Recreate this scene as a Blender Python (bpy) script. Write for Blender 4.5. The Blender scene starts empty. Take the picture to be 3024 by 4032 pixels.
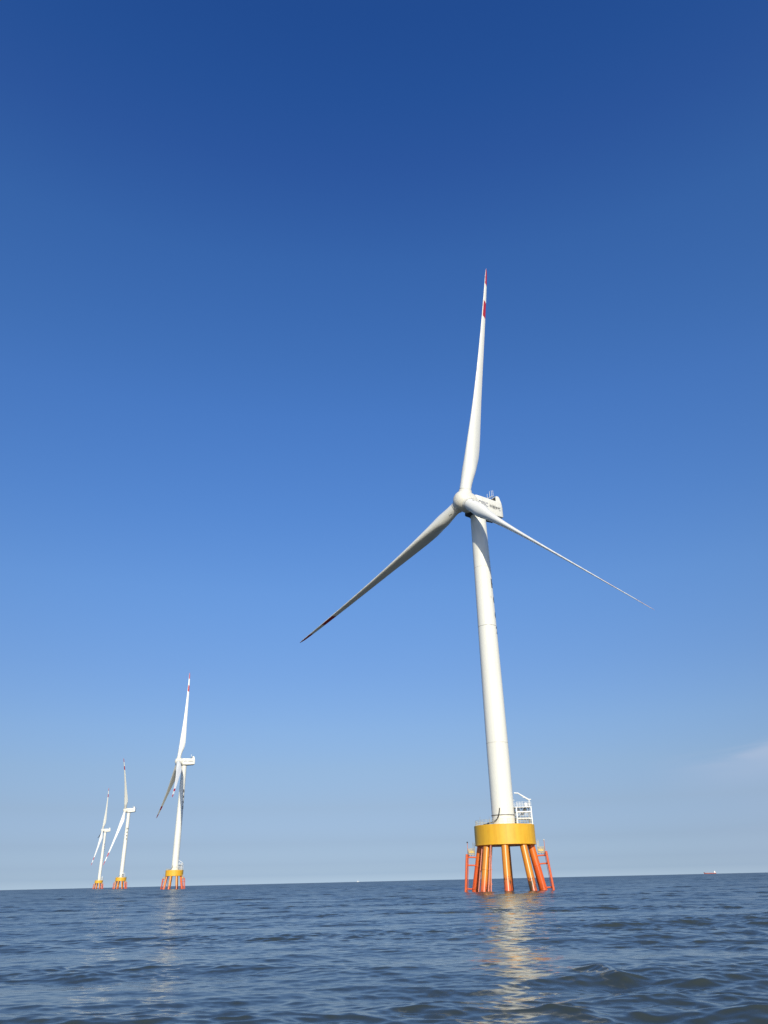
import bpy, bmesh, math, random
import numpy as np
from mathutils import Vector, Matrix

R = math.radians
random.seed(7)
rng = np.random.default_rng(11)
SC = bpy.context.scene
COL = SC.collection

# ------------------------------------------------------------------ camera
EYE = 2.85                      # eye height above the water, metres
FOC, PITCH, ROLL = 2954.0, R(26.15), R(-1.325)
fwd = Vector((0, math.cos(PITCH), math.sin(PITCH)))
up0 = Vector((0, -math.sin(PITCH), math.cos(PITCH)))
rt0 = Vector((1, 0, 0))
rt = rt0 * math.cos(ROLL) + up0 * math.sin(ROLL)
up = up0 * math.cos(ROLL) - rt0 * math.sin(ROLL)
cd = bpy.data.cameras.new('camera')
cam = bpy.data.objects.new('camera', cd)
COL.objects.link(cam)
M = Matrix((rt, up, -fwd)).transposed().to_4x4()
M.translation = (0, 0, EYE)
cam.matrix_world = M
cd.sensor_fit = 'HORIZONTAL'
cd.sensor_width = 36.0
cd.lens = FOC / 3024 * 36.0
cd.clip_start = 0.1
cd.clip_end = 60000
SC.camera = cam

# ------------------------------------------------------------------ turbines: places found from the photograph
RE = 7.43e6                     # earth radius with refraction
AZ1 = R(7.893)
TC = Vector((-math.sin(AZ1), -math.cos(AZ1), 0))     # from first turbine towards the viewer
RT = Vector((math.cos(AZ1), -math.sin(AZ1), 0))
HUB_Z, TIP_R, OVERHANG, TILT = 100.971, 80.98, 5.328, 0.097
CAP_R, CAP_T, CAP_B = 7.268, 14.279, 9.758

# ------------------------------------------------------------------ sun and sky
SUN_EL = R(20.5)
SUN_SIDE = R(14.0)                # to the right of the line from the first turbine to the viewer
sd = TC * math.cos(SUN_SIDE) + RT * math.sin(SUN_SIDE)
sdir = Vector((sd.x * math.cos(SUN_EL), sd.y * math.cos(SUN_EL), math.sin(SUN_EL)))
sl = bpy.data.lights.new('sun', 'SUN')
sl.energy = 4.1
sl.angle = R(0.53)
sl.color = (1.0, 0.93, 0.75)
so = bpy.data.objects.new('sun', sl)
COL.objects.link(so)
so.rotation_euler = (-sdir).to_track_quat('-Z', 'Y').to_euler()
so.location = (0, 0, 150)

world = bpy.data.worlds.new('World')
SC.world = world
world.use_nodes = True
wt = world.node_tree
wt.nodes.clear()


def N(nt, typ, **kw):
    n = nt.nodes.new(typ)
    for k, v in kw.items():
        if k == 'inp':
            for a, b in v.items():
                n.inputs[a].default_value = b
        else:
            setattr(n, k, v)
    return n


def ramp(nt, stops, interp='LINEAR'):
    n = nt.nodes.new('ShaderNodeValToRGB')
    cr = n.color_ramp
    cr.interpolation = interp
    while len(cr.elements) < len(stops):
        cr.elements.new(0.5)
    for e, (p, c) in zip(cr.elements, stops):
        e.position = p
        e.color = (c[0], c[1], c[2], 1)
    return n


sky = N(wt, 'ShaderNodeTexSky', sky_type='NISHITA', sun_disc=False, sun_elevation=SUN_EL,
        sun_rotation=math.atan2(sdir.x, sdir.y), altitude=0, air_density=1.0, dust_density=1.0, ozone_density=1.6)
geo = N(wt, 'ShaderNodeTexCoord')
sep = N(wt, 'ShaderNodeSeparateXYZ')
wt.links.new(geo.outputs['Generated'], sep.inputs[0])
bgn = N(wt, 'ShaderNodeBackground', inp={'Strength': 0.1})
wout = N(wt, 'ShaderNodeOutputWorld')
# measured colour balance of this day's sky, by height above the horizon
SKY_BAL = [
    (-0.0002, (1.250, 1.639, 2.740)),
    (0.0072, (0.865, 1.198, 2.171)),
    (0.0189, (0.673, 0.920, 1.717)),
    (0.0418, (0.569, 0.714, 1.240)),
    (0.0819, (0.609, 0.681, 0.987)),
    (0.1266, (0.684, 0.757, 0.992)),
    (0.1737, (0.718, 0.833, 1.091)),
    (0.2447, (0.708, 0.895, 1.233)),
    (0.3409, (0.723, 1.015, 1.447)),
    (0.4356, (0.657, 1.034, 1.592)),
    (0.5474, (0.613, 1.061, 1.735)),
    (0.6085, (0.567, 1.041, 1.736)),
    (0.6992, (0.506, 1.007, 1.778)),
    (0.7742, (0.391, 0.844, 1.705)),
    (0.8213, (0.318, 0.800, 1.683)),
    (0.8620, (0.284, 0.757, 1.654)),
]
bal = ramp(wt, [(max(z, 0), [c / 4 for c in v]) for z, v in SKY_BAL])
wt.links.new(sep.outputs[2], bal.inputs[0])
mul = N(wt, 'ShaderNodeVectorMath', operation='MULTIPLY')
wt.links.new(sky.outputs[0], mul.inputs[0])
wt.links.new(bal.outputs[0], mul.inputs[1])
mul2 = N(wt, 'ShaderNodeVectorMath', operation='SCALE')
mul2.inputs[3].default_value = 4.0
wt.links.new(mul.outputs[0], mul2.inputs[0])
# thin high veil low on the right: direction in the sky, height against bearing
def wm(op, a, b=None, c=None):
    n = N(wt, 'ShaderNodeMath', operation=op)
    for i, v in enumerate((a, b, c)):
        if v is None: continue
        if isinstance(v, bpy.types.NodeSocket): wt.links.new(v, n.inputs[i])
        else: n.inputs[i].default_value = v
    return n.outputs[0]
def wr(v, a, b, c=0.0, d=1.0):
    n = N(wt, 'ShaderNodeMapRange', interpolation_type='SMOOTHSTEP', inp={1: a, 2: b, 3: c, 4: d})
    wt.links.new(v, n.inputs[0])
    return n.outputs[0]
vmap = N(wt, 'ShaderNodeMapping', inp={'Scale': (3.5, 3.5, 22.0), 'Rotation': (0, R(6), 0)})
wt.links.new(geo.outputs['Generated'], vmap.inputs[0])
vn = N(wt, 'ShaderNodeTexNoise', inp={'Scale': 1.6, 'Detail': 5.0, 'Roughness': 0.5, 'Distortion': 0.6})
wt.links.new(vmap.outputs[0], vn.inputs['Vector'])
bearing = wm('ARCTAN2', sep.outputs[0], sep.outputs[1])
edge = wm('ADD', wm('MULTIPLY_ADD', bearing, 0.13, 0.083), wm('MULTIPLY', wm('SUBTRACT', vn.outputs[0], 0.5), 0.05))
depth = wm('SUBTRACT', edge, sep.outputs[2])
veil = wm('MULTIPLY', wr(depth, 0.0, 0.018), wr(depth, 0.010, 0.06, 1.0, 0.25))
veil = wm('MULTIPLY', veil, wr(bearing, 0.30, 0.46))
veil = wm('MULTIPLY', veil, wr(vn.outputs[0], 0.2, 0.6, 0.5, 1.0))
vmx = N(wt, 'ShaderNodeMix', data_type='RGBA')
wt.links.new(veil, vmx.inputs[0])
wt.links.new(mul2.outputs[0], vmx.inputs[6])
vmx.inputs[7].default_value = (4.0, 5.05, 6.9, 1)
wt.links.new(vmx.outputs[2], bgn.inputs[0])
wt.links.new(bgn.outputs[0], wout.inputs[0])

SC.view_settings.view_transform = 'Standard'
SC.view_settings.look = 'None'
SC.view_settings.exposure = 0
SC.view_settings.gamma = 1
SC.cycles.max_bounces = 6
SC.cycles.use_denoising = True
SC.cycles.denoising_prefilter = 'NONE'
SC.cycles.sample_clamp_indirect = 2


# ------------------------------------------------------------------ helpers
def tag(o, label=None, cat=None, group=None, kind=None):
    if label: o['label'] = label
    if cat: o['category'] = cat
    if group: o['group'] = group
    if kind: o['kind'] = kind
    return o


class MB:
    """collects shapes into one mesh object"""
    def __init__(s):
        s.v, s.f, s.sm = [], [], []

    def add(s, vs, fs, smooth=False):
        b = len(s.v)
        s.v += [tuple(v) for v in vs]
        for f in fs:
            s.f.append(tuple(b + i for i in f))
            s.sm.append(smooth)

    def box(s, c, size, ax=None):
        X, Y, Z = ax or (Vector((1, 0, 0)), Vector((0, 1, 0)), Vector((0, 0, 1)))
        c = Vector(c)
        h = [d / 2 for d in size]
        vs = [c + X * (h[0] * i) + Y * (h[1] * j) + Z * (h[2] * k) for i in (-1, 1) for j in (-1, 1) for k in (-1, 1)]
        s.add(vs, [(0, 1, 3, 2), (4, 6, 7, 5), (0, 4, 5, 1), (2, 3, 7, 6), (0, 2, 6, 4), (1, 5, 7, 3)])

    def tube(s, pts, rad, seg=10, cap=True):
        pts = [Vector(p) for p in pts]
        n = len(pts)
        rads = rad if isinstance(rad, (list, tuple)) else [rad] * n
        d0 = (pts[1] - pts[0]).normalized()
        ref = Vector((0, 0, 1)) if abs(d0.z) < 0.9 else Vector((1, 0, 0))
        a = d0.cross(ref).normalized()
        vs = []
        for i, p in enumerate(pts):
            d = (pts[min(i + 1, n - 1)] - pts[max(i - 1, 0)]).normalized()
            a = (a - d * a.dot(d)).normalized()
            b = d.cross(a)
            for k in range(seg):
                t = 2 * math.pi * k / seg
                vs.append(p + (a * math.cos(t) + b * math.sin(t)) * rads[i])
        fs = []
        for i in range(n - 1):
            for k in range(seg):
                k2 = (k + 1) % seg
                fs.append((i * seg + k, i * seg + k2, (i + 1) * seg + k2, (i + 1) * seg + k))
        s.add(vs, fs, True)
        if cap:
            s.add(vs[:seg], [tuple(range(seg - 1, -1, -1))])
            s.add(vs[-seg:], [tuple(range(seg))])

    def lathe(s, prof, seg=64, o=(0, 0, 0), axis='Z', smooth=True, close=False):
        """prof: list of (r, h)"""
        vs = []
        for r, h in prof:
            for k in range(seg):
                t = 2 * math.pi * k / seg
                c, d = r * math.cos(t), r * math.sin(t)
                vs.append((o[0] + c, o[1] + d, o[2] + h) if axis == 'Z' else (o[0] + h, o[1] + c, o[2] + d))
        fs = []
        m = len(prof)
        for i in range(m if close else m - 1):
            j = (i + 1) % m
            for k in range(seg):
                k2 = (k + 1) % seg
                fs.append((i * seg + k, i * seg + k2, j * seg + k2, j * seg + k))
        s.add(vs, fs, smooth)

    def disc(s, r, z, seg=64, o=(0, 0)):
        vs = [(o[0] + r * math.cos(2 * math.pi * k / seg), o[1] + r * math.sin(2 * math.pi * k / seg), z) for k in range(seg)]
        s.add(vs, [tuple(range(seg))])

    def prism(s, poly, y0, y1):
        """poly in x,z extruded along y"""
        n = len(poly)
        vs = [(x, y0, z) for x, z in poly] + [(x, y1, z) for x, z in poly]
        fs = [tuple(range(n)), tuple(range(2 * n - 1, n - 1, -1))]
        fs += [(i, i + n, (i + 1) % n + n, (i + 1) % n) for i in range(n)]
        s.add(vs, fs)

    def build(s, name, m, parent=None, bevel=0, recalc=True):
        me = bpy.data.meshes.new(name)
        me.from_pydata(s.v, [], s.f)
        me.polygons.foreach_set('use_smooth', s.sm)
        bm = bmesh.new()
        bm.from_mesh(me)
        if recalc:
            bmesh.ops.recalc_face_normals(bm, faces=bm.faces)
        if bevel:
            es = [e for e in bm.edges if e.is_manifold and e.calc_face_angle(0) > 0.6]
            bmesh.ops.bevel(bm, geom=es, offset=bevel, segments=2, affect='EDGES', clamp_overlap=True)
        bm.to_mesh(me)
        bm.free()
        me.materials.append(m)
        o = bpy.data.objects.new(name, me)
        COL.objects.link(o)
        if parent: o.parent = parent
        return o


def empty(name, loc=(0, 0, 0)):
    o = bpy.data.objects.new(name, None)
    COL.objects.link(o)
    o.location = loc
    o.empty_display_size = 1
    return o


# ------------------------------------------------------------------ materials
def mat(name):
    m = bpy.data.materials.new(name)
    m.use_nodes = True
    nt = m.node_tree
    return m, nt, nt.nodes['Principled BSDF']


def noise(nt, scale, detail=4, rough=0.55, vec=None, mapping=None):
    n = N(nt, 'ShaderNodeTexNoise', inp={'Scale': scale, 'Detail': detail, 'Roughness': rough})
    if vec is None:
        vec = N(nt, 'ShaderNodeTexCoord').outputs['Object']
    if mapping:
        mp = N(nt, 'ShaderNodeMapping', inp={'Scale': mapping})
        nt.links.new(vec, mp.inputs[0])
        vec = mp.outputs[0]
    nt.links.new(vec, n.inputs['Vector'])
    return n


def mixc(nt, fac, a, b, blend='MIX'):
    n = N(nt, 'ShaderNodeMix', data_type='RGBA', blend_type=blend)
    for sock, v in ((n.inputs[0], fac), (n.inputs[6], a), (n.inputs[7], b)):
        if isinstance(v, bpy.types.NodeSocket):
            nt.links.new(v, sock)
        elif isinstance(v, (int, float)):
            sock.default_value = v
        else:
            sock.default_value = (v[0], v[1], v[2], 1)
    return n.outputs[2]


def mapr(nt, v, a, b, c=0.0, d=1.0):
    n = N(nt, 'ShaderNodeMapRange', inp={1: a, 2: b, 3: c, 4: d})
    nt.links.new(v, n.inputs[0])
    return n.outputs[0]


def math_n(nt, op, a, b=None):
    n = N(nt, 'ShaderNodeMath', operation=op)
    for i, v in enumerate((a, b)):
        if v is None: continue
        if isinstance(v, bpy.types.NodeSocket): nt.links.new(v, n.inputs[i])
        else: n.inputs[i].default_value = v
    return n.outputs[0]


def simple(name, col, rough=0.45, var=0.12, scale=1.5, metal=0.0):
    m, nt, b = mat(name)
    n = noise(nt, scale)
    c = mixc(nt, mapr(nt, n.outputs[0], 0.35, 0.7), col, [x * (1 - var * 2) for x in col])
    nt.links.new(c, b.inputs['Base Color'])
    b.inputs['Roughness'].default_value = rough
    b.inputs['Metallic'].default_value = metal
    return m


def white_paint(name, col, rough=0.38, streak=(0.5, 0.5, 0.06), dirt=(0.55, 0.52, 0.45), amt=0.22):
    m, nt, b = mat(name)
    n1 = noise(nt, 1.0, 5, 0.6, mapping=streak)
    n2 = noise(nt, 0.9, 6, 0.65)
    n3 = noise(nt, 0.16, 3, 0.5)
    f = math_n(nt, 'MULTIPLY', mapr(nt, n1.outputs[0], 0.5, 0.8), amt)
    c = mixc(nt, f, col, dirt)
    f2 = math_n(nt, 'MULTIPLY', mapr(nt, n2.outputs[0], 0.6, 0.78), amt * 0.9)
    c = mixc(nt, f2, c, dirt)
    c = mixc(nt, math_n(nt, 'MULTIPLY', mapr(nt, n3.outputs[0], 0.35, 0.65), 0.05), c, (0.72, 0.66, 0.55))
    nt.links.new(c, b.inputs['Base Color'])
    b.inputs['Roughness'].default_value = rough
    return m


WHITE = (0.80, 0.785, 0.71)
M_tower = white_paint('tower_paint', WHITE)
M_nac = white_paint('nacelle_gelcoat', (0.80, 0.785, 0.72), 0.4, (0.4, 0.4, 0.2), amt=0.2)
M_hub = white_paint('spinner_gelcoat', (0.77, 0.74, 0.65), 0.42, (0.5, 0.5, 0.5), (0.5, 0.44, 0.33), 0.3)
M_white = simple('white_steel', (0.82, 0.82, 0.80), 0.4, 0.05)
M_grey = simple('grey_steel', (0.30, 0.31, 0.32), 0.5)
M_dark = simple('dark_underside', (0.055, 0.06, 0.065), 0.5)
M_black = simple('black_lettering', (0.012, 0.013, 0.02), 0.5)
M_logo = simple('grey_lettering', (0.42, 0.43, 0.47), 0.5)
M_logo2 = simple('dark_grey_lettering', (0.27, 0.27, 0.26), 0.5)
M_seam = simple('seam_grey', (0.34, 0.33, 0.30), 0.6)
M_seamlt = simple('panel_seam', (0.58, 0.56, 0.50), 0.6)
M_cable = simple('black_hose', (0.03, 0.03, 0.032), 0.6)
M_rail = simple('cream_railing_paint', (0.72, 0.66, 0.48), 0.5)
M_cage = simple('yellow_cage_paint', (0.75, 0.55, 0.2), 0.5)
M_coral = simple('coral_pipe_paint', (0.76, 0.135, 0.04), 0.35, 0.1, 3)
M_pinkpipe = simple('faded_pipe_paint', (0.72, 0.24, 0.15), 0.4, 0.12, 3)
M_lamp = simple('lamp_housing', (0.65, 0.62, 0.6), 0.4)
M_redhull = simple('hazed_red_hull_paint', (0.40, 0.13, 0.12), 0.5)  # hull red paled in the colour itself to stand in for distance haze
M_bow = simple('dark_bow_paint', (0.07, 0.06, 0.07), 0.5)


def m_cap():
    m, nt, b = mat('yellow_cap_paint')
    n1 = noise(nt, 1.0, 5, 0.6, mapping=(1.3, 1.3, 0.05))
    n2 = noise(nt, 0.5, 4, 0.6)
    n3 = noise(nt, 22, 3, 0.6)
    c = mixc(nt, mapr(nt, n1.outputs[0], 0.38, 0.68), (0.82, 0.45, 0.028), (0.70, 0.36, 0.022))
    c = mixc(nt, math_n(nt, 'MULTIPLY', mapr(nt, n2.outputs[0], 0.4, 0.7), 0.35), c, (0.86, 0.52, 0.05))
    n4 = noise(nt, 1.0, 5, 0.7, mapping=(2.6, 2.6, 0.09))
    c = mixc(nt, math_n(nt, 'MULTIPLY', mapr(nt, n4.outputs[0], 0.58, 0.72), 0.4), c, (0.36, 0.20, 0.03))
    c = mixc(nt, math_n(nt, 'MULTIPLY', mapr(nt, n3.outputs[0], 0.4, 0.7), 0.12), c, (0.45, 0.26, 0.04))
    nt.links.new(c, b.inputs['Base Color'])
    b.inputs['Roughness'].default_value = 0.5
    bp = N(nt, 'ShaderNodeBump', inp={'Strength': 0.15, 'Distance': 0.02})
    nt.links.new(n3.outputs[0], bp.inputs['Height'])
    nt.links.new(bp.outputs[0], b.inputs['Normal'])
    return m


def m_pile(name, top, low, zc, zw, grime, hi=1.6, th=0.48):
    m, nt, b = mat(name)
    tc = N(nt, 'ShaderNodeTexCoord')
    sp = N(nt, 'ShaderNodeSeparateXYZ')
    nt.links.new(tc.outputs['Object'], sp.inputs[0])
    n1 = noise(nt, 1.0, 5, 0.65, mapping=(1.6, 1.6, 0.35))
    zz = math_n(nt, 'ADD', sp.outputs[2], math_n(nt, 'MULTIPLY', math_n(nt, 'SUBTRACT', n1.outputs[0], 0.5), 5.0))
    c = mixc(nt, mapr(nt, zz, zc - zw, zc + zw), low, top)
    n2 = noise(nt, 2.2, 6, 0.7)
    # rust and growth near the water line, with ragged shape
    zr = math_n(nt, 'ADD', sp.outputs[2], math_n(nt, 'MULTIPLY', math_n(nt, 'SUBTRACT', n2.outputs[0], 0.5), 9.0))
    n3 = noise(nt, 1.0, 4, 0.7, mapping=(0.9, 0.9, 0.25))
    fr = math_n(nt, 'MULTIPLY', mapr(nt, zr, hi, hi - 1.0), mapr(nt, n3.outputs[0], th, th + 0.08))
    c = mixc(nt, math_n(nt, 'MULTIPLY', fr, grime), c, (0.10, 0.055, 0.022))
    n5 = noise(nt, 9, 4, 0.6)
    c = mixc(nt, math_n(nt, 'MULTIPLY', mapr(nt, n5.outputs[0], 0.62, 0.7), 0.5), c, (0.25, 0.05, 0.02))
    nt.links.new(c, b.inputs['Base Color'])
    b.inputs['Roughness'].default_value = 0.33
    return m


M_cap = m_cap()
M_pileA = m_pile('orange_pile_paint', (0.70, 0.25, 0.022), (0.72, 0.125, 0.035), 2.2, 1.6, 0.95)
M_pileC = m_pile('stained_pile_paint', (0.70, 0.25, 0.022), (0.72, 0.125, 0.035), 2.2, 1.6, 1.0, 2.9, 0.43)
M_pileB = m_pile('red_orange_pile_paint', (0.72, 0.165, 0.018), (0.74, 0.115, 0.02), 6.2, 1.0, 0.4)


def m_blade():
    m, nt, b = mat('blade_gelcoat')
    uv = N(nt, 'ShaderNodeUVMap', uv_map='UVMap')
    sp = N(nt, 'ShaderNodeSeparateXYZ')
    nt.links.new(uv.outputs[0], sp.inputs[0])
    u = sp.outputs[0]
    r = math_n(nt, 'MULTIPLY', sp.outputs[1], 100.0)
    rr = math_n(nt, 'ADD', r, math_n(nt, 'MULTIPLY', u, 0.9))
    def step(v, a): return math_n(nt, 'GREATER_THAN', v, a)
    b1 = math_n(nt, 'SUBTRACT', step(rr, 63.0), step(rr, 68.7))
    b2 = step(rr, 74.9)
    red = math_n(nt, 'MAXIMUM', b1, b2)
    red = math_n(nt, 'MULTIPLY', red, step(u, 0.13))
    n1 = noise(nt, 1.0, 5, 0.6, mapping=(0.6, 0.6, 0.08))
    n2 = noise(nt, 1.0, 6, 0.7, mapping=(1.5, 1.5, 0.5))
    w = mixc(nt, math_n(nt, 'MULTIPLY', mapr(nt, n1.outputs[0], 0.45, 0.75), 0.22), (0.83, 0.82, 0.765), (0.62, 0.60, 0.54))
    # worn grey leading edge towards the tip
    le = math_n(nt, 'MULTIPLY', math_n(nt, 'LESS_THAN', u, 0.1), mapr(nt, r, 30, 45))
    le = math_n(nt, 'MULTIPLY', le, mapr(nt, n2.outputs[0], 0.5, 0.6))
    w = mixc(nt, math_n(nt, 'MULTIPLY', le, 0.55), w, (0.36, 0.35, 0.33))
    c = mixc(nt, red, w, (0.45, 0.024, 0.038))
    nt.links.new(c, b.inputs['Base Color'])
    b.inputs['Roughness'].default_value = 0.36
    return m


M_blade = m_blade()


def m_water():
    m, nt, b = mat('sea_water')
    tc = N(nt, 'ShaderNodeNewGeometry')
    at = N(nt, 'ShaderNodeAttribute', attribute_name='ripple')
    pos = tc.outputs['Position']
    def vm(op, a, b2):
        n = N(nt, 'ShaderNodeVectorMath', operation=op)
        for i, v in enumerate((a, b2)):
            if isinstance(v, bpy.types.NodeSocket): nt.links.new(v, n.inputs[i])
            elif isinstance(v, (int, float)): n.inputs[3].default_value = v
            else: n.inputs[i].default_value = v
        return n.outputs[0]
    def slope(scale, mapping, amp, detail=3):
        n = noise(nt, scale, detail, 0.55, vec=pos, mapping=mapping)
        v = vm('SUBTRACT', n.outputs[1], (0.5, 0.5, 0.5))
        return vm('MULTIPLY', v, (amp * 0.75, amp, 0))
    s = vm('ADD', slope(1.0, (1.5, 3.6, 1), 4.5, 3), slope(1.0, (5, 11, 1), 6.0, 3))
    # gusts: patches of stronger and weaker ripple, large and small
    g = noise(nt, 1.0, 4, 0.55, vec=pos, mapping=(0.018, 0.06, 1))
    g2 = noise(nt, 1.0, 3, 0.6, vec=pos, mapping=(0.22, 0.5, 1))
    gm = mapr(nt, g.outputs[0], 0.32, 0.68, 0.55, 1.35)
    gr = math_n(nt, 'MULTIPLY', gm, mapr(nt, g2.outputs[0], 0.35, 0.68, 0.35, 1.7))
    sc = N(nt, 'ShaderNodeVectorMath', operation='SCALE')
    nt.links.new(s, sc.inputs[0])
    nt.links.new(math_n(nt, 'MULTIPLY', gr, 0.030), sc.inputs[3])
    nn = vm('NORMALIZE', vm('ADD', tc.outputs['Normal'], sc.outputs[0]), (0, 0, 0))
    nt.links.new(nn, b.inputs['Normal'])
    # waves too small for the mesh widen the gloss instead
    ms = math_n(nt, 'ADD', math_n(nt, 'MULTIPLY', at.outputs['Fac'], math_n(nt, 'MULTIPLY', gm, gm)), 0.0003)
    nt.links.new(math_n(nt, 'POWER', ms, 0.25), b.inputs['Roughness'])
    n5 = noise(nt, 1.0, 3, 0.5, vec=pos, mapping=(0.01, 0.02, 1))
    c = mixc(nt, mapr(nt, n5.outputs[0], 0.35, 0.65), (0.042, 0.053, 0.047), (0.052, 0.063, 0.052))
    nt.links.new(c, b.inputs['Base Color'])
    b.inputs['IOR'].default_value = 1.333
    b.inputs['Specular Tint'].default_value = (1.0, 0.955, 0.87, 1)
    return m


# ------------------------------------------------------------------ water: one sheet to the horizon
def build_water():
    # radial rows: fine near the viewer, coarse far away
    rows = [0.5, 4.0, 8.0]
    r = 12.0
    while r < 2200:
        rows.append(r)
        r += max(0.04, r * 0.0018)
    while r < 14000:
        rows.append(r)
        r *= 1.03
    rows = np.array(rows)
    a_in = np.linspace(R(-38), R(38), 721)
    a_out = np.linspace(R(38), R(322), 57)[1:-1]
    ang = np.concatenate([a_in, a_out])
    nr, na = len(rows), len(ang)
    A, RR = np.meshgrid(ang, rows)
    X, Y = RR * np.sin(A), RR * np.cos(A)
    dr = np.gradient(rows)
    da = np.where(np.arange(na) < 721, a_in[1] - a_in[0], a_out[1] - a_out[0])
    spc = np.maximum(dr[:, None] * np.ones(na)[None], RR * da[None] * 0.8)
    Z = np.zeros_like(X)
    DX = np.zeros_like(X)
    DY = np.zeros_like(X)
    lost = np.zeros_like(X)
    # local roughness: a choppier patch to the right where a wake runs
    chop = 1 + 0.4 * np.exp(-((A - R(21)) / R(8)) ** 2) * np.exp(-((RR - 55) / 60) ** 2)
    # wave groups: runs of steeper crests between smoother lanes
    env = np.zeros_like(X)
    for _ in range(9):
        L = rng.uniform(9, 34)
        t = rng.normal(R(-96), R(28))
        env += np.cos(2 * math.pi / L * (X * math.cos(t) * 0.45 + Y * math.sin(t)) + rng.uniform(0, 6.28))
    env = np.clip(1.0 + 0.22 * env, 0.55, 1.6)
    chop = np.minimum(chop * env, 1.7)
    nc = 110
    lam = np.exp(np.linspace(math.log(0.35), math.log(17), nc))
    octaves = math.log2(17 / 0.35)
    for i, L in enumerate(lam):
        k = 2 * math.pi / L
        spread = R(13 + 26 * (1 - i / nc))
        th = rng.normal(R(-96), spread)
        mss = 0.0018 * octaves / nc * (1.3 if L < 4.5 else (0.75 if L < 8 else 0.35))
        if L < 1.0: mss *= 1.1
        a = math.sqrt(2 * mss) / k
        ph = rng.uniform(0, 2 * math.pi)
        kx, ky = k * math.cos(th), k * math.sin(th)
        w = np.clip((L / spc - 2.2) / 1.6, 0, 1)
        w = w * w * (3 - 2 * w)
        lost += mss * (1 - w * w) * (0.35 if L < 1.0 else 1.0)
        rsel = np.where(w.max(1) > 0)[0]
        if len(rsel) == 0: continue
        e = rsel[-1] + 1
        p = kx * X[:e] + ky * Y[:e] + ph
        aw = a * w[:e] * chop[:e]
        Z[:e] += aw * np.cos(p)
        s = aw * np.sin(p)
        DX[:e] -= s * math.cos(th) * 1.15
        DY[:e] -= s * math.sin(th) * 1.15
    # wake wavelets crossing on the right
    for (az, d, L, th, amp, la, lc) in WAKES:
        cx, cy = d * math.sin(R(az)), d * math.cos(R(az))
        k = 2 * math.pi / L
        tx, ty = math.cos(R(th)), math.sin(R(th))
        e = np.searchsorted(rows, d + 4 * max(la, lc))
        ux, uy = X[:e] - cx, Y[:e] - cy
        along = ux * tx + uy * ty
        acr = -ux * ty + uy * tx
        env = np.exp(-(along / la) ** 2 - (acr / lc) ** 2)
        bend = along + 0.02 * acr * acr
        Z[:e] += amp * env * np.cos(k * bend)
        s = amp * env * np.sin(k * bend)
        DX[:e] -= s * tx * 0.9
        DY[:e] -= s * ty * 0.9
    Z -= RR ** 2 / (2 * RE)
    ripple = lost * 1.0 + 0.004 * np.clip((RR - 700) / 2500, 0, 1)
    V = np.stack([X + DX, Y + DY, Z], -1).reshape(-1, 3)
    i0 = (np.arange(nr - 1)[:, None] * na + np.arange(na)[None]).ravel()
    nx = (np.arange(na) + 1) % na
    i1 = (np.arange(nr - 1)[:, None] * na + nx[None]).ravel()
    F4 = np.stack([i0, i1, i1 + na, i0 + na], -1)[:, ::-1]
    # centre disc
    nv = len(V)
    me = bpy.data.meshes.new('water')
    me.vertices.add(nv)
    me.vertices.foreach_set('co', V.astype(np.float32).ravel())
    nf = len(F4)
    me.loops.add(nf * 4 + na)
    me.loops.foreach_set('vertex_index', np.concatenate([F4.ravel(), np.arange(na)[::-1]]).astype(np.int32))
    me.polygons.add(nf + 1)
    me.polygons.foreach_set('loop_start', np.concatenate([np.arange(nf) * 4, [nf * 4]]).astype(np.int32))
    me.polygons.foreach_set('use_smooth', np.ones(nf + 1, bool))
    me.update(calc_edges=True)
    att = me.attributes.new('ripple', 'FLOAT', 'POINT')
    att.data.foreach_set('value', ripple.astype(np.float32).ravel())
    me.validate()
    if me.polygons[nf // 2].normal.z < 0:
        me.flip_normals()
    me.materials.append(m_water())
    o = bpy.data.objects.new('water', me)
    COL.objects.link(o)
    tag(o, 'slate blue rippled sea reaching to the horizon', 'sea', kind='structure')


WAKES = [
    (13.0, 29.5, 1.9, 20, 0.075, 1.5, 2.6),
    (14.2, 28, 1.5, 2, 0.05, 1.1, 1.6),
    (17.5, 27, 1.7, -60, 0.05, 1.4, 2.0),
    (19.6, 33, 1.9, -66, 0.06, 1.5, 2.4),
    (21.0, 40, 2.1, 30, 0.07, 1.6, 3.0),
    (23.5, 47, 2.0, 10, 0.07, 1.6, 2.4),
    (25.0, 58, 2.4, -110, 0.08, 2.6, 3.6),
    (12.4, 21.0, 1.5, 38, 0.05, 1.0, 1.8),
    (24.0, 28, 1.7, -75, 0.04, 2.2, 3.0),
    (21.5, 24, 1.3, 15, 0.035, 1.6, 2.2),
]
build_water()


# ------------------------------------------------------------------ wind turbine
def dirv(t):
    """unit vector at angle t (deg) from the viewer direction of the first turbine, positive to the right"""
    return TC * math.cos(R(t)) + RT * math.sin(R(t))


Zv = Vector((0, 0, 1))


def text_mesh(body, size, offset=0.0, align='CENTER', shear=0.0):
    cu = bpy.data.curves.new('lettering', 'FONT')
    cu.body = body
    cu.size = size
    cu.align_x = align
    cu.align_y = 'CENTER'
    cu.offset = offset
    cu.shear = shear
    cu.resolution_u = 3
    ob = bpy.data.objects.new('lettering', cu)
    COL.objects.link(ob)
    dg = bpy.context.evaluated_depsgraph_get()
    me = bpy.data.meshes.new_from_object(ob.evaluated_get(dg))
    vs = [v.co.copy() for v in me.vertices]
    fs = [tuple(p.vertices) for p in me.polygons]
    bpy.data.objects.remove(ob)
    bpy.data.curves.remove(cu)
    bpy.data.meshes.remove(me)
    return vs, fs


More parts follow.
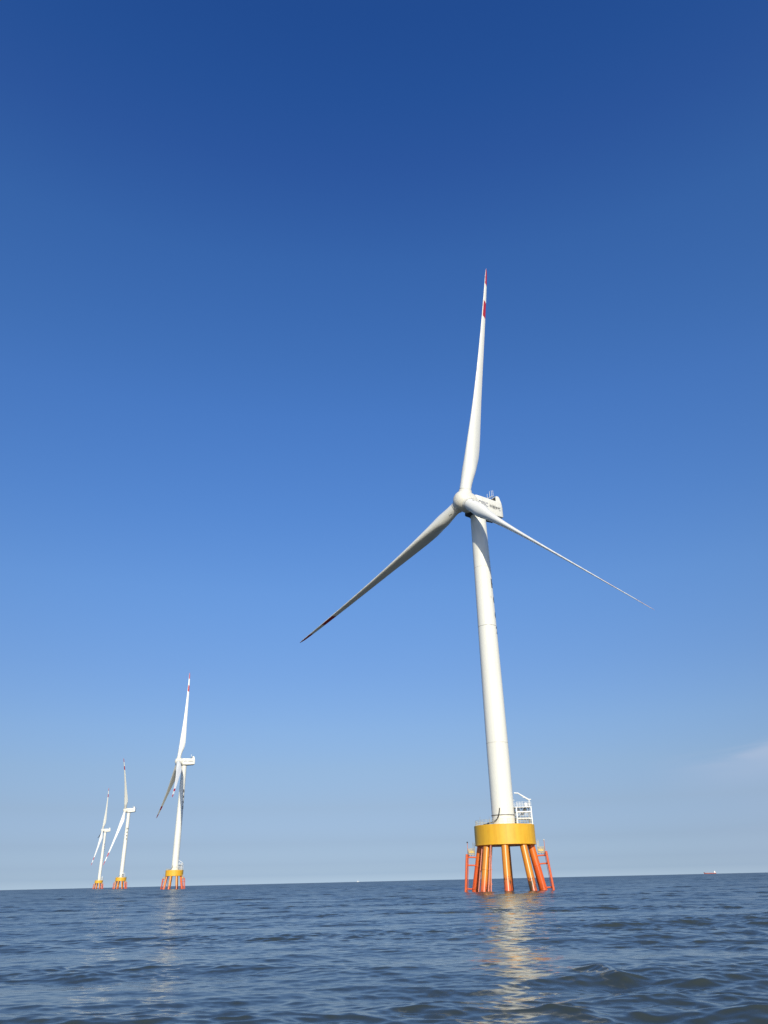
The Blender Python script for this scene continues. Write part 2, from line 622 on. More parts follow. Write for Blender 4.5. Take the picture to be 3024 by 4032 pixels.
def rad_tower(z):
    pts = [(13.0, 2.76), (17.5, 2.76), (30, 2.78), (45, 2.70), (62, 2.55), (80, 2.36), (98.6, 2.2)]
    for (a, ra), (b, rb) in zip(pts, pts[1:]):
        if z <= b:
            return ra + (rb - ra) * (z - a) / (b - a)
    return pts[-1][1]


def build_foundation(root):
    # cap
    mb = MB()
    prof = [(0.01, CAP_B), (CAP_R - 0.35, CAP_B), (CAP_R + 0.06, CAP_B + 0.12), (CAP_R + 0.06, CAP_B + 0.3), (CAP_R, CAP_B + 0.34),
            (CAP_R, CAP_T - 0.1), (CAP_R - 0.1, CAP_T), (0.01, CAP_T)]
    for a, b in zip(prof, prof[1:]):
        mb.lathe([a, b], 128)
    mb.build('pile_cap', M_cap, root)
    # raked piles
    for k in range(8):
        t = -2 + 45 * k
        d = dirv(t)
        f = lambda z: d * (8.0 - 2.0 * z / CAP_B) + Zv * z
        mb = MB()
        mb.tube([f(-4), f(CAP_B + 0.05)], 0.84, 32)
        heavy = k in (2, 6)
        p = mb.build('pile', M_pileB if heavy else (M_pileC if k in (0, 1) else M_pileA), root)
        if heavy:
            for zc in (5.35, 0.5):
                c = MB()
                c.tube([f(zc - 0.07), f(zc + 0.07)], 0.97, 32)
                c.build('clamp_ring', M_pileB, p)
            c = MB()
            q = dirv(t - 90 if k == 6 else t - 90)
            g = lambda z: f(z) + (TC * 0.86)
            c.tube([g(0.5), g(5.35)], 0.07, 8)
            c.build('clamp_seam', M_pileB, p)
        elif k in (7,):
            c = MB()
            c.tube([f(4.55), f(4.68)], 0.95, 32)
            c.build('clamp_ring', M_pileA, p)
    # cable pipes down to the sea
    for t, r0, r1, rad, m in ((-61, 6.3, 8.1, 0.17, M_pinkpipe), (-34, 6.4, 8.5, 0.17, M_pinkpipe), (-30, 6.9, 8.1, 0.15, M_pinkpipe),
                              (-66, 5.6, 7.2, 0.16, M_coral), (-112, 5.9, 7.0, 0.2, M_white), (118, 6.1, 8.2, 0.17, M_pinkpipe)):
        d = dirv(t)
        mb = MB()
        mb.tube([d * r1 * 1.06 - Zv * 2.5, d * r0 + Zv * (CAP_B + 0.02)], rad, 12)
        for z in (1.6, 4.6, 7.4):
            p = d * (r1 + (r0 - r1) * z / CAP_B) + Zv * z
            mb.tube([p - Zv * 0.12, p + Zv * 0.12], rad + 0.06, 12)
        mb.build('cable_pipe', m, root)
    # boat landings
    for t, side in ((-90, -1), (86, 1)):
        d = dirv(t)
        e = d.cross(Zv)
        lf = lambda z, s=0: d * (10.25 - 0.1 * z) + e * s + Zv * z
        pf = lambda z: d * (8.0 - 2.0 * z / CAP_B) + Zv * z
        b = MB()
        for z in (7.35, 5.6, 0.55):
            b.tube([pf(z) + d * 0.6, pf(z) + d * 1.3 + Zv * 0.06, lf(z + 0.1)], 0.17, 12)
            b.tube([lf(z + 0.1, -0.85), lf(z + 0.1, 0.85)], 0.14, 12)
        for s in (-0.85, 0.85):
            b.tube([lf(-2.5, s), lf(8.1 if side < 0 else 8.3, s)], 0.27, 16)
        o = b.build('boat_landing', M_coral, root)
        l = MB()
        for s in (-0.3, 0.3):
            l.tube([lf(-1.5, s) - d * 0.45, lf(8.6, s) - d * 0.45], 0.05, 8)
        for i in range(26):
            z = -1.2 + i * 0.37
            l.tube([lf(z, -0.3) - d * 0.45, lf(z, 0.3) - d * 0.45], 0.03, 6)
        l.build('ladder', M_coral, o)
        # rest platform with cage
        c = MB()
        pc = d * 8.25
        c.box(pc + Zv * 8.05, (1.5, 1.7, 0.1), (d, e, Zv))
        for i in (-1, 0, 1):
            for j in (-1, 0, 1):
                if i == 0 and j == 0: continue
                q = pc + d * (0.7 * i) + e * (0.8 * j)
                c.tube([q + Zv * 8.1, q + Zv * 9.25], 0.045, 6)
        for z in (8.35, 8.65, 8.95, 9.25):
            q = [pc + d * (0.7 * i) + e * (0.8 * j) + Zv * z for i, j in ((-1, -1), (1, -1), (1, 1), (-1, 1))]
            for a in range(4):
                c.tube([q[a], q[(a + 1) % 4]], 0.04, 6)
        for j in (-1, 1):
            c.box(pc + e * (0.8 * j) + Zv * 8.55, (1.15, 0.02, 0.5), (d, e, Zv))
        c.build('rest_platform', M_cage, o)
        sp = MB()
        for i in (-0.6, 0.1, 0.6):
            q = pc + d * i
            sp.tube([q + Zv * 7.45, q + Zv * 8.0], 0.05, 6)
        sp.tube([pc - d * 0.7 + Zv * 7.5, pc + d * 0.7 + Zv * 7.5], 0.05, 6)
        sp.build('platform_support', M_grey, o)
        st = MB()
        top = d * (CAP_R - 0.25) + Zv * (CAP_B + 0.6)
        bot = d * 7.55 + Zv * 8.1
        for s in (-0.35, 0.35):
            st.tube([bot + e * s, d * (CAP_R + 0.25) + Zv * (CAP_B + 0.8) + e * s], 0.05, 6)
            st.tube([bot + e * s + Zv * 1.0 + d * 0.3, d * (CAP_R + 0.65) + Zv * (CAP_B + 0.9) + e * s], 0.04, 6)
        for i in range(8):
            q = bot.lerp(d * (CAP_R + 0.25) + Zv * (CAP_B + 0.8), i / 7)
            st.tube([q - e * 0.35, q + e * 0.35], 0.03, 6)
            st.tube([q + e * 0.35, q + e * 0.35 + d * 0.35 + Zv * 0.4], 0.025, 6)
        st.build('access_ladder', M_grey if side < 0 else M_rail, o)
        lp = MB()
        q = d * 9.2 + e * 0.6
        lp.tube([q + Zv * 7.4, q + Zv * 10.6], [0.09, 0.06], 8)
        lp.tube([q + e * 0.25 + Zv * 7.4, q + e * 0.25 + Zv * 9.6], 0.05, 8)
        lo = lp.build('lamp_post', M_pinkpipe, o)
        h = MB()
        h.lathe([(0.01, -0.16), (0.16, -0.14), (0.2, 0), (0.14, 0.14), (0.01, 0.18)], 12, q + Zv * 10.75)
        h.build('lamp', M_dark if side < 0 else M_lamp, o)
    # railing round the cap
    b = MB()
    n = 40
    rr = CAP_R - 0.4
    for z in (0.45, 0.8, 1.12):
        b.tube([(rr * math.cos(2 * math.pi * i / 80), rr * math.sin(2 * math.pi * i / 80), CAP_T + z) for i in range(81)], 0.028, 6, False)
    for i in range(n):
        c, s = math.cos(2 * math.pi * i / n), math.sin(2 * math.pi * i / n)
        b.tube([(rr * c, rr * s, CAP_T - 0.02), (rr * c, rr * s, CAP_T + 1.12)], 0.032, 6)
    b.build('railing', M_rail, root)
    q = dirv(-58) * 6.6
    b = MB()
    b.tube([q + Zv * CAP_T, q + Zv * (CAP_T + 1.7), q + RT * 0.12 + Zv * (CAP_T + 1.9)], 0.04, 6)
    b.build('signal_post', M_grey, root)


def build_tower(root):
    mb = MB()
    zs = [CAP_T - 0.02, 17.4, 24, 30, 38, 45, 54, 62, 71, 80, 90, 98.4]
    mb.lathe([(rad_tower(z), z) for z in zs], 96)
    mb.disc(rad_tower(98.4), 98.4, 96)
    tw = mb.build('tower', M_tower, root)
    for z, h, pr, m in ((16.55, 0.12, 0.1, M_seam), (33.6, 0.05, 0.008, M_seamlt), (64.3, 0.06, 0.008, M_seam), (81.5, 0.05, 0.008, M_seamlt)):
        b = MB()
        r = rad_tower(z)
        b.lathe([(r - 0.02, z - h), (r + pr, z - h), (r + pr, z + h), (r - 0.02, z + h)], 96, close=True)
        b.build('flange_ring', m, tw)
    # rust mark and scuffs under the lettering
    def patch(th, z, w, h, m, name):
        b = MB()
        n = 8
        vs, fs = [], []
        for i in range(n + 1):
            for j in range(2):
                a = th + (i / n - 0.5) * w / rad_tower(z)
                zz = z + (j - 0.5) * h * (0.6 + 0.4 * math.sin(i * 2.1 + j))
                d = dirv(math.degrees(a))
                vs.append(d * (rad_tower(zz) + 0.006) + Zv * zz)
        for i in range(n):
            fs.append((2 * i, 2 * i + 2, 2 * i + 3, 2 * i + 1))
        b.add(vs, fs, True)
        return b.build(name, m, tw)
    patch(R(45), 72.3, 0.16, 1.0, simple('rust_mark', (0.42, 0.27, 0.17), 0.6), 'rust_stain')
    # black lettering running down the tower
    for ch, z, size, laz in LETTERS:
        vs, fs = text_mesh(ch, size, 0.09)
        bm = bmesh.new()
        bv = [bm.verts.new(v) for v in vs]
        for f in fs:
            try: bm.faces.new([bv[i] for i in f])
            except ValueError: pass
        bmesh.ops.subdivide_edges(bm, edges=bm.edges, cuts=3, use_grid_fill=True)
        bm.verts.ensure_lookup_table()
        bm.verts.index_update()
        out, of = [], [tuple(v.index for v in f.verts) for f in bm.faces]
        for v in bm.verts:
            zz = z + v.co.y
            r = rad_tower(zz)
            a = R(laz) + v.co.x * 1.12 / r
            out.append(dirv(math.degrees(a)) * (r + 0.02) + Zv * zz)
        bm.free()
        b = MB()
        b.add(out, of, True)
        b.build('lettering', M_black, tw)
    # dark hose hanging down to the cap
    b = MB()
    P = [(-0.69, 18.1), (-0.80, 17.4), (-0.98, 16.7), (-1.25, 16.0), (-1.7, 15.4), (-2.5, 15.0), (-3.4, 14.75), (-4.3, 14.5), (-4.9, 14.42)]
    pts = []
    for x, z in P:
        y = math.sqrt(max(2.76 ** 2 - x * x, 0)) + 0.16 if abs(x) < 1.9 else 2.2 + (-x - 1.9) * 0.25
        pts.append(RT * x + TC * y + Zv * z)
    b.tube(pts, [0.10, 0.12, 0.14, 0.15, 0.15, 0.15, 0.15, 0.14, 0.13], 10)
    b.build('cable_hose', M_cable, root)
    b = MB()
    for i in range(4):
        c = RT * (-2.9 + 0.0 * i) + TC * (4.3 - 0.28 * i) + Zv * (CAP_T + 0.15 + 0.27 * i)
        b.box(c, (0.9, 0.26, 0.06), (RT, TC, Zv))
    for s in (-0.48, 0.48):
        b.tube([RT * (-2.9 + s) + TC * 4.5 + Zv * CAP_T, RT * (-2.9 + s) + TC * 3.3 + Zv * (CAP_T + 1.1)], 0.05, 6)
        b.tube([RT * (-2.9 + s) + TC * 4.5 + Zv * (CAP_T + 0.9), RT * (-2.9 + s) + TC * 3.3 + Zv * (CAP_T + 1.9)], 0.03, 6)
        b.tube([RT * (-2.9 + s) + TC * 4.5 + Zv * (CAP_T), RT * (-2.9 + s) + TC * 4.5 + Zv * (CAP_T + 0.9)], 0.03, 6)
    b.build('steps', M_grey, root)
    return tw


def build_platform(root):
    q = dirv(PLAT_AZ)
    e = q.cross(Zv)       # tangential
    P = lambda r, s, z: q * r + e * s + Zv * (CAP_T + z)
    b = MB()
    hw = 1.35
    r0, r1 = 3.15, 6.75
    for s in (-hw, hw):
        for r in (r0, r1):
            b.box(P(r, s, 1.98), (0.24, 0.24, 3.94), (q, e, Zv))
    ax = (q, e, Zv)
    for z, h in ((0.16, 0.2), (1.42, 0.26), (2.95, 0.24)):
        for s in (-hw, hw):
            b.box(P((r0 + r1) / 2, s, z), (r1 - r0 - 0.245, 0.18, h), ax)
        for r in (r0, r1):
            b.box(P(r, 0, z), (0.18, 2 * hw - 0.245, h), ax)
    fr = b.build('service_platform', M_white, root)
    for z, ra, rb in ((3.98, 2.75, r1 + 0.2), (1.62, r0, r1)):
        d = MB()
        d.box(P((ra + rb) / 2, 0, z), (rb - ra, 2 * hw + 0.3, 0.14 if z > 3 else 0.08), ax)
        for k in range(5):
            d.box(P(ra + (rb - ra) * (k + 0.5) / 5, 0, z - 0.14), (0.1, 2 * hw + 0.2, 0.1), ax)
        d.build('deck', M_white if z > 3 else M_grey, fr)
    # railings on both decks
    for z0, ra, rb in ((4.05, 3.3, r1 + 0.1), (1.66, r0 + 0.15, r1 - 0.15)):
        d = MB()
        for zz in (0.4, 0.75, 1.12):
            c = [P(ra, -hw, z0 + zz), P(rb, -hw, z0 + zz), P(rb, hw, z0 + zz), P(ra, hw, z0 + zz)]
            for a in range(3 if z0 > 3 else 4):
                d.tube([c[a], c[(a + 1) % 4]], 0.03, 6)
        for k in range(6):
            r = ra + (rb - ra) * k / 5
            for s in (-hw, hw):
                d.tube([P(r, s, z0), P(r, s, z0 + 1.12)], 0.03, 6)
        for s in (-0.5, 0.45):
            d.tube([P(rb, s, z0), P(rb, s, z0 + 1.12)], 0.03, 6)
        d.build('deck_railing', M_white, fr)
    # stair between decks
    d = MB()
    for s in (-0.35, 0.35):
        d.tube([P(3.7, s, 1.68), P(5.6, s, 3.9)], 0.05, 6)
    for k in range(9):
        t = k / 8
        d.box(P(3.7 + 1.9 * t, 0, 1.75 + 2.1 * t), (0.24, 0.7, 0.04), ax)
    d.build('stair', M_grey, fr)
    # dark gear under the upper deck and on the mid level
    d = MB()
    for r, z, w in ((3.9, 3.4, 0.5), (5.45, 3.45, 0.9), (4.9, 2.45, 0.35)):
        d.box(P(r, 0.2, z), (w, 0.7, 0.45), ax)
    d.tube([P(4.4, 0.4, 2.2), P(4.75, 0.5, 2.7), P(5.0, 0.5, 2.85)], 0.09, 8)
    for r in (4.3, 4.7, 5.1):
        d.tube([P(r, 0.9, 3.2), P(r + 0.35, 0.9, 3.8)], 0.05, 6)
    d.build('switchgear', M_dark, root, 0.03)
    # white cabinet on the upper deck
    d = MB()
    d.box(P(6.15, -0.75, 4.6), (1.05, 0.7, 1.0), ax)
    cb = d.build('cabinet', M_white, root, 0.03)
    d = MB()
    d.box(P(6.15, -1.11, 4.6), (0.03, 0.02, 0.96), ax)
    d.box(P(6.15, -1.112, 4.6), (1.0, 0.02, 0.03), ax)
    d.build('door_seam', M_seam, cb)
    # davit crane
    d = MB()
    d.tube([P(6.55, 0.9, 4.0), P(6.55, 0.9, 5.75)], [0.17, 0.13], 12)
    cr = d.build('davit_crane', M_white, root)
    d = MB()
    d.tube([P(7.05, 0.9, 5.75), P(6.4, 0.9, 5.72)], 0.15, 10)
    d.tube([P(6.7, 0.9, 5.55), P(6.2, 0.9, 5.85), P(4.1, 0.9, 7.15), P(3.95, 0.9, 7.25), P(3.0, 0.9, 7.3)], [0.2, 0.22, 0.16, 0.16, 0.15], 10)
    d.tube([P(5.1, 0.9, 6.35), P(5.3, 0.9, 6.2)], 0.19, 10)
    d.build('jib', M_white, cr)
    # post with bracket on the tower side
    d = MB()
    d.box(P(2.98, -1.45, 5.4), (0.2, 0.2, 2.8), ax)
    d.tube([P(3.0, -1.45, 6.0), P(3.35, -1.45, 5.75)], 0.07, 8)
    d.build('lifting_post', M_white, root)
    # dark ladder cage between platform and tower
    d = MB()
    for s in (-0.3, 0.3):
        d.tube([P(2.95, s, 0.05), P(2.95, s, 1.4)], 0.05, 6)
    for k in range(5):
        d.tube([P(2.95, -0.3, 0.2 + 0.28 * k), P(2.95, 0.3, 0.2 + 0.28 * k)], 0.06, 6)
    d.box(P(2.95, -0.9, 0.8), (0.25, 0.5, 1.5), ax)
    d.build('door_ladder', M_dark, root)


def build_nacelle(root):
    """local frame: x upwind, y to the nacelle's side, z up; origin on the tower axis at hub height"""
    # stations: x, half width, top, bottom
    st = [(2.25, 2.0, 2.45, -2.45), (2.05, 2.2, 2.62, -2.66), (0.0, 2.28, 2.72, -2.66), (-3.0, 2.3, 2.78, -2.6), (-6.0, 2.28, 2.8, -2.35),
          (-7.7, 2.2, 2.8, -2.15), (-8.4, 2.1, 2.6, -2.05), (-8.8, 1.95, 1.9, -1.95), (-8.9, 1.85, 0.6, -1.5)]
    vs, fs = [], []
    npt = 0
    for x, w, t, b in st:
        ring = []
        rc = 0.55
        for cy, cz, a0 in ((w - rc, t - rc, 0), (-(w - rc), t - rc, 90), (-(w - rc * 0.4), b + rc * 0.4, 180), (w - rc * 0.4, b + rc * 0.4, 270)):
            r_ = rc if a0 < 180 else rc * 0.4
            for i in range(5):
                a = R(a0 + 22.5 * i)
                ring.append((x, cy + r_ * math.cos(a), cz + r_ * math.sin(a)))
        npt = len(ring)
        vs += ring
    for i in range(len(st) - 1):
        for k in range(npt):
            k2 = (k + 1) % npt
            fs.append((i * npt + k, i * npt + k2, (i + 1) * npt + k2, (i + 1) * npt + k))
    mb = MB()
    mb.add(vs, fs, True)
    mb.add(vs[:npt], [tuple(range(npt))])
    mb.add(vs[-npt:], [tuple(range(npt))])
    na = mb.build('nacelle', M_nac, root)
    # dark belly tray
    b = MB()
    b.prism([(3.2, -1.6), (3.3, -3.15), (2.9, -3.3), (-1.9, -3.3), (-2.5, -3.0), (-8.0, -2.45), (-8.3, -2.2), (-8.3, -2.0), (2.0, -2.0)], -2.0, 2.0)
    b.build('belly_tray', M_dark, na)
    b = MB()
    b.lathe([(2.28, -2.6), (2.42, -2.62), (2.42, -3.36), (2.28, -3.38)], 64, close=True)
    b.build('yaw_ring', M_dark, na)
    # tail fin housing the cooler
    b = MB()
    b.prism([(-6.1, 2.6), (-6.35, 3.0), (-6.45, 4.5), (-6.75, 4.72), (-7.5, 4.72), (-7.85, 4.35), (-8.4, 3.1), (-8.75, 2.0), (-8.2, 1.6)], -1.95, 1.95)
    fin = b.build('tail_fin', M_nac, na, 0.08)
    b = MB()
    b.box((-6.36, 0, 3.6), (0.12, 3.4, 1.3))
    for k in range(9):
        b.box((-6.27, -1.6 + 0.4 * k, 3.6), (0.1, 0.06, 1.3))
    b.build('cooler_grille', M_dark, na)
    b = MB()
    b.box((-5.6, 0.9, 2.98), (0.7, 0.9, 0.35))
    b.build('roof_box', simple('tan_box', (0.35, 0.22, 0.12), 0.5), na, 0.03)
    b = MB()
    b.box((-5.3, 0, 4.35), (0.3, 3.6, 0.14))
    b.build('cooler_canopy', M_nac, na)
    for y in (-1.6, 1.6):
        b = MB()
        b.tube([(-5.3, y, 2.75), (-5.3, y, 4.3)], 0.05, 6)
        b.tube([(-5.3, y, 4.35), (-6.4, y, 4.5)], 0.05, 6)
        b.build('canopy_strut', M_grey, na)
    for y, h in ((1.9, 6.0), (1.3, 6.2), (0.5, 6.3), (-0.5, 5.8)):
        b = MB()
        b.tube([(-5.3, y, 4.4), (-5.3, y, h)], 0.05, 6)
        b.tube([(-5.3, y, h), (-5.3, y, h + 0.12)], 0.09, 6)
        b.build('weather_mast', M_white, na)
    # panel seams on both sides
    for s in (-1, 1):
        b = MB()
        yw = lambda x: float(np.interp(-x, [-2.05, 0, 3, 6, 7.7], [2.2, 2.28, 2.3, 2.28, 2.2])) * s
        for x in (-0.2, -3.2, -5.6):
            b.box((x, (abs(yw(x)) + 0.004) * s, 1.1 if x > -5 else 0.9), (0.05, 0.02, 2.3))
        for x0, x1 in ((1.9, -0.18), (-0.22, -3.18), (-3.22, -5.58), (-5.62, -7.7)):
            y0, y1 = abs(yw(x0)), abs(yw(x1))
            b.box(((x0 + x1) / 2, ((y0 + y1) / 2 + 0.004) * s, 0.95), (abs(x1 - x0), 0.03, 0.045))
        b.build('panel_seam', M_seamlt, na)
        # lettering
        for body, cx, cz, sz, m in (('CSSC', -0.25, 0.22, 1.45, M_logo), ('中国海装', -5.2, 0.16, 1.12, M_logo2)):
            vv, ff = text_mesh(body, sz, 0.06 if body == 'CSSC' else 0.035)
            wx = max(v.x for v in vv) - min(v.x for v in vv)
            mx = (max(v.x for v in vv) + min(v.x for v in vv)) / 2
            my = (max(v.y for v in vv) + min(v.y for v in vv)) / 2
            want = 4.0 if body == 'CSSC' else 4.6
            k = want / wx
            t = MB()
            t.add([(cx - (v.x - mx) * k * s, (abs(yw(cx)) + 0.07) * s, cz + (v.y - my) * (k if body != 'CSSC' else 1.2)) for v in vv], ff)
            t.build('logo_lettering', m, na)
        b = MB()
        b.box((1.5, 2.25 * s, -1.9), (0.55, 0.06, 0.8))
        b.build('vent', M_grey, na)
    return na


def build_hub(root):
    """local frame: x along the shaft upwind, z up; origin at the rotor centre"""
    mb = MB()
    prof = [(0.01, 3.15), (0.7, 3.08), (1.4, 2.85), (2.05, 2.4), (2.55, 1.8), (2.9, 1.0), (3.05, 0.1), (3.08, -1.0), (3.02, -2.0), (2.85, -2.75), (2.6, -3.05)]
    mb.lathe(prof, 64, axis='X')
    mb.lathe([(2.6, -3.05), (0.01, -3.05)], 64, axis='X')
    hb = mb.build('hub', M_hub, root)
    b = MB()
    b.lathe([(2.2, -3.0), (2.2, -3.9)], 48, axis='X')
    b.build('shaft_cover', M_dark, hb)
    for k in range(3):
        th = R(120 * k)
        d = Vector((0, math.sin(th), math.cos(th)))
        b = MB()
        b.tube([d * 1.5, d * 2.9, d * 3.3], [1.98, 1.92, 1.84], 48)
        b.build('blade_collar', M_hub, hb)
    return hb


def build_blade(root):
    """local frame: z along the span, x upwind; feathered so the leading edge points upwind"""
    rs = np.concatenate([[3.25, 4.2, 5.2, 6.3, 7.5], np.linspace(9, 78, 44), [79, 79.6, 80.0, 80.3]])
    cr = [3.2, 5, 7.5, 10, 13, 16, 20, 26, 34, 42, 50, 60, 68, 74, 78, 79.5, 80.4]
    cc = [3.4, 3.4, 3.75, 4.4, 4.95, 5.1, 4.8, 4.1, 3.25, 2.65, 2.2, 1.7, 1.35, 1.05, 0.8, 0.5, 0.1]
    tr = [3.2, 5, 8, 12, 16, 22, 30, 45, 60, 80.4]
    tt = [1.0, 1.0, 0.84, 0.56, 0.44, 0.34, 0.28, 0.23, 0.19, 0.16]
    twr = [3.2, 9, 16, 26, 40, 55, 70, 80.4]
    tww = [4, 4, 3.5, 2.0, 0.5, -1, -2, -2.0]
    pr = [3.2, 5, 7.5, 10, 13, 16, 30, 80.4]
    pp = [0.5, 0.49, 0.43, 0.36, 0.31, 0.295, 0.29, 0.28]
    nseg = 36
    vs, uvs = [], []
    for r in rs:
        c, t, tw, pa = np.interp(r, cr, cc), np.interp(r, tr, tt), R(np.interp(r, twr, tww)), np.interp(r, pr, pp)
        bl = np.clip((t - 0.42) / 0.5, 0, 1)
        bl = bl * bl * (3 - 2 * bl)
        off = PREBEND * (max(r - 10, 0) / 70.4) ** 2
        for k in range(nseg):
            a = 2 * math.pi * k / nseg
            xc = 0.5 - 0.5 * math.cos(a)            # 0 = leading edge
            yc = 0.5 * math.sin(a)
            xx = min(max(xc, 0), 1)
            th = 5 * (0.2969 * math.sqrt(xx) - 0.126 * xx - 0.3516 * xx ** 2 + 0.2843 * xx ** 3 - 0.1036 * xx ** 4) * t
            camb = 0.035 * 4 * xx * (1 - xx)
            ya = camb + (th if math.sin(a) >= 0 else -th)
            y = yc * bl + ya * (1 - bl)
            ex = (pa - xc) * c                     # along chord, + = leading edge
            ey = y * c
            X = ex * math.cos(tw) + ey * math.sin(tw) + off
            Y = -ex * math.sin(tw) + ey * math.cos(tw)
            vs.append((X, Y, r))
            uvs.append((xc, r / 100))
    fs = []
    for i in range(len(rs) - 1):
        for k in range(nseg):
            k2 = (k + 1) % nseg
            fs.append((i * nseg + k, i * nseg + k2, (i + 1) * nseg + k2, (i + 1) * nseg + k))
    fs.append(tuple(range((len(rs) - 1) * nseg, len(rs) * nseg)))
    mb = MB()
    mb.add(vs, fs, True)
    o = mb.build('blade', M_blade, root)
    uvl = o.data.uv_layers.new(name='UVMap')
    for lp in o.data.loops:
        uvl.data[lp.index].uv = uvs[lp.vertex_index]
    b = MB()
    b.lathe([(1.72, 3.28), (1.765, 3.28), (1.765, 3.4), (1.72, 3.4)], 48, close=True)
    b.build('root_seal', M_seam, o)
    # small plate of markings near the root
    b = MB()
    for a0 in (-60, 120):
        b = MB()
        t = R(a0)
        d = Vector((math.cos(t), math.sin(t), 0))
        for k in range(5):
            b.box(d * 1.72 + Zv * (5.0 + 0.2 * k), (0.04, 0.13 if k % 2 else 0.2, 0.2), (d, Zv.cross(d), Zv))
        b.build('root_marking', M_seam, o)
    return o


LETTERS = [('H', 76.4, 3.8, 92), ('6', 71.9, 2.8, 84), ('6', 67.5, 2.8, 84), ('2', 63.0, 2.8, 85)]
PLAT_AZ = 100
PREBEND = 2.6
# azimuth, distance, rotor yaw, blade angle, tip offset upwind, turn of the tower
PLACES = [
    (7.894, 200.0, 43.75, 11.25, 5.26, 0, 'tall white wind turbine nearest the viewer, its three blades spread wide'),
    (-14.71, 717.9, 84.46, -2.12, 5.15, -12, 'mid-distance white wind turbine with both lower blades hanging left of its tower'),
    (-18.065, 1214.3, 104.8, 35.9, 5.26, -44, 'far white wind turbine whose upper blade stands straight up, second from the left'),
    (-19.412, 1663.6, 89.6, 22.4, 6.47, 0, 'farthest and smallest white wind turbine, leftmost above the horizon'),
]


def copy_tree(o, parent):
    c = o.copy()
    COL.objects.link(c)
    c.parent = parent
    for ch in list(o.children):
        copy_tree(ch, c)
    return c


def place(root, spec):
    az, D, yaw, phi, coff, turn, label = spec
    az, yaw, phi = R(az), R(yaw), R(phi)
    root.location = (D * math.sin(az), D * math.cos(az), -D * D / (2 * RE))
    tag(root, label, 'wind turbine', 'wind turbines standing in the sea')
    tc = -Vector((math.sin(az), math.cos(az), 0))
    left = Vector((-math.cos(az), math.sin(az), 0))
    ax = tc * math.cos(yaw) + left * math.sin(yaw)
    lat = Zv.cross(ax)
    a = ax * math.cos(TILT) + Zv * math.sin(TILT)
    u = a.cross(lat)
    rotor = Vector((0, 0, HUB_Z)) + a * OVERHANG
    cone = math.asin((coff - PREBEND) / TIP_R)
    nb = 0
    TURNED = ('tower', 'service_platform', 'switchgear', 'cabinet', 'davit_crane', 'lifting_post', 'door_ladder')
    for ch in root.children:
        nm = ch.name.split('.')[0]
        if nm in TURNED:
            ch.rotation_euler = (0, 0, R(turn))
        if nm == 'nacelle':
            m = Matrix((ax, lat, Zv)).transposed().to_4x4()
            m.translation = (0, 0, HUB_Z + 0.22)
            ch.matrix_local = m
        elif nm == 'hub':
            rho = u * math.cos(phi) + lat * math.sin(phi)
            m = Matrix((a, rho.cross(a), rho)).transposed().to_4x4()
            m.translation = rotor
            ch.matrix_local = m
        elif nm == 'blade':
            th = phi + (0, -R(120), R(120))[nb]
            nb += 1
            rho = u * math.cos(th) + lat * math.sin(th)
            x = a * math.cos(cone) - rho * math.sin(cone)
            z = rho * math.cos(cone) + a * math.sin(cone)
            m = Matrix((x, z.cross(x), z)).transposed().to_4x4()
            m.translation = rotor
            ch.matrix_local = m


first = empty('wind_turbine')
build_foundation(first)
build_tower(first)
build_platform(first)
build_nacelle(first)
build_hub(first)
bl0 = build_blade(first)
for _ in range(2):
    copy_tree(bl0, first)
for i, spec in enumerate(PLACES):
    t = first if i == 0 else copy_tree(first, None)
    place(t, spec)


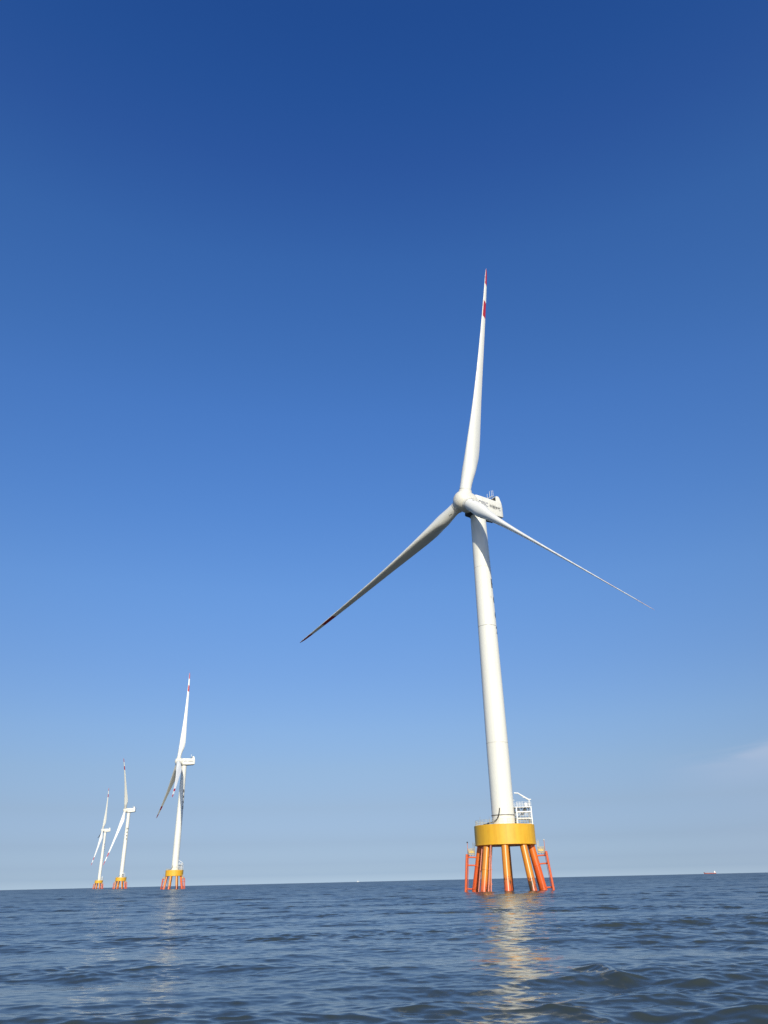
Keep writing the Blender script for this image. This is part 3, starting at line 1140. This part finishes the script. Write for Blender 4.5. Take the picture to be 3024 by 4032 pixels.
# ------------------------------------------------------------------ vessels on the horizon
def build_ship():
    az, D = R(20.8), 5600
    root = empty('cargo_ship')
    root.location = (D * math.sin(az), D * math.cos(az), -D * D / (2 * RE))
    tag(root, 'small red cargo ship with white wheelhouse far off on the horizon', 'ship')
    # local: x forward; bow to the left of the picture
    Lh, B = 72.0, 6.0
    b = MB()
    st = [(-36, 5.5, 5.2), (-30, 6, 5.0), (20, 6, 4.6), (28, 5, 5.4), (33, 2.6, 7.2), (36.5, 0.2, 8.2)]
    vs, fs = [], []
    for x, w, t in st:
        vs += [(x, -w, t), (x, w, t), (x - (0 if x < 30 else 2.5), w * 0.7, -1.5), (x - (0 if x < 30 else 2.5), -w * 0.7, -1.5)]
    for i in range(len(st) - 1):
        for k in range(4):
            k2 = (k + 1) % 4
            fs.append((i * 4 + k, i * 4 + k2, i * 4 + 4 + k2, i * 4 + 4 + k))
    fs += [(0, 1, 2, 3), tuple(len(vs) - 4 + i for i in (3, 2, 1, 0))]
    b.add(vs, fs)
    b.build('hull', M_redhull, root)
    b = MB()
    b.prism([(29, 5.6), (33, 7.3), (36.6, 8.4), (36.9, 10.4), (32, 8.9), (28.5, 7.2)], -1.8, 1.8)
    b.build('bow', M_bow, root)
    b = MB()
    b.box((-29, 0, 8.6), (10, 10, 7))
    b.box((-28, 0, 13.6), (6, 9, 3))
    w = b.build('wheelhouse', M_white, root)
    for k in range(4):
        b = MB()
        b.box((-24.97, -3 + 2 * k, 13.9), (0.1, 1.4, 1.2))
        b.build('window', M_dark, w)
    b = MB()
    b.prism([(-35.5, 5.1), (-35.5, 13.5), (-34.4, 14.2), (-32.5, 14.2), (-32.5, 12.0), (-34.05, 12.0), (-34.05, 5.1)], -1.5, 1.5)
    b.build('funnel', M_bow, root)
    mh = simple('pale_red_hatch', (0.5, 0.25, 0.22), 0.5)
    for x in (-12, 2, 16):
        b = MB()
        b.box((x, 0, 5.3), (12, 8, 1.4))
        b.build('hatch_cover', mh, root)
    b = MB()
    b.tube([(-27, 0, 15), (-27, 0, 19)], 0.25, 6)
    b.build('mast', M_white, root)
    d = Vector((-math.cos(az), math.sin(az), 0))
    root.rotation_euler = (0, 0, math.atan2(d.y, d.x) + R(8))


def build_boat():
    az, D = R(-2.37), 5200
    root = empty('white_boat')
    root.location = (D * math.sin(az), D * math.cos(az), -D * D / (2 * RE))
    tag(root, 'tiny white boat on the horizon, left of the nearest turbine', 'boat')
    b = MB()
    st = [(-7, 2.0, 1.8), (0, 2.4, 1.7), (5, 1.6, 2.1), (8, 0.1, 2.6)]
    vs, fs = [], []
    for x, w, t in st:
        vs += [(x, -w, t), (x, w, t), (x * 0.95, w * 0.6, -0.5), (x * 0.95, -w * 0.6, -0.5)]
    for i in range(len(st) - 1):
        for k in range(4):
            fs.append((i * 4 + k, i * 4 + (k + 1) % 4, i * 4 + 4 + (k + 1) % 4, i * 4 + 4 + k))
    fs += [(0, 1, 2, 3), tuple(len(vs) - 4 + i for i in (3, 2, 1, 0))]
    b.add(vs, fs)
    b.build('hull', M_white, root)
    b = MB()
    b.box((-1, 0, 3.0), (6, 3, 2.6))
    b.build('cabin', M_white, root, 0.2)
    b = MB()
    b.tube([(0, 0, 4), (0, 0, 13)], 0.22, 6)
    b.build('mast', M_white, root)


build_ship()
build_boat()
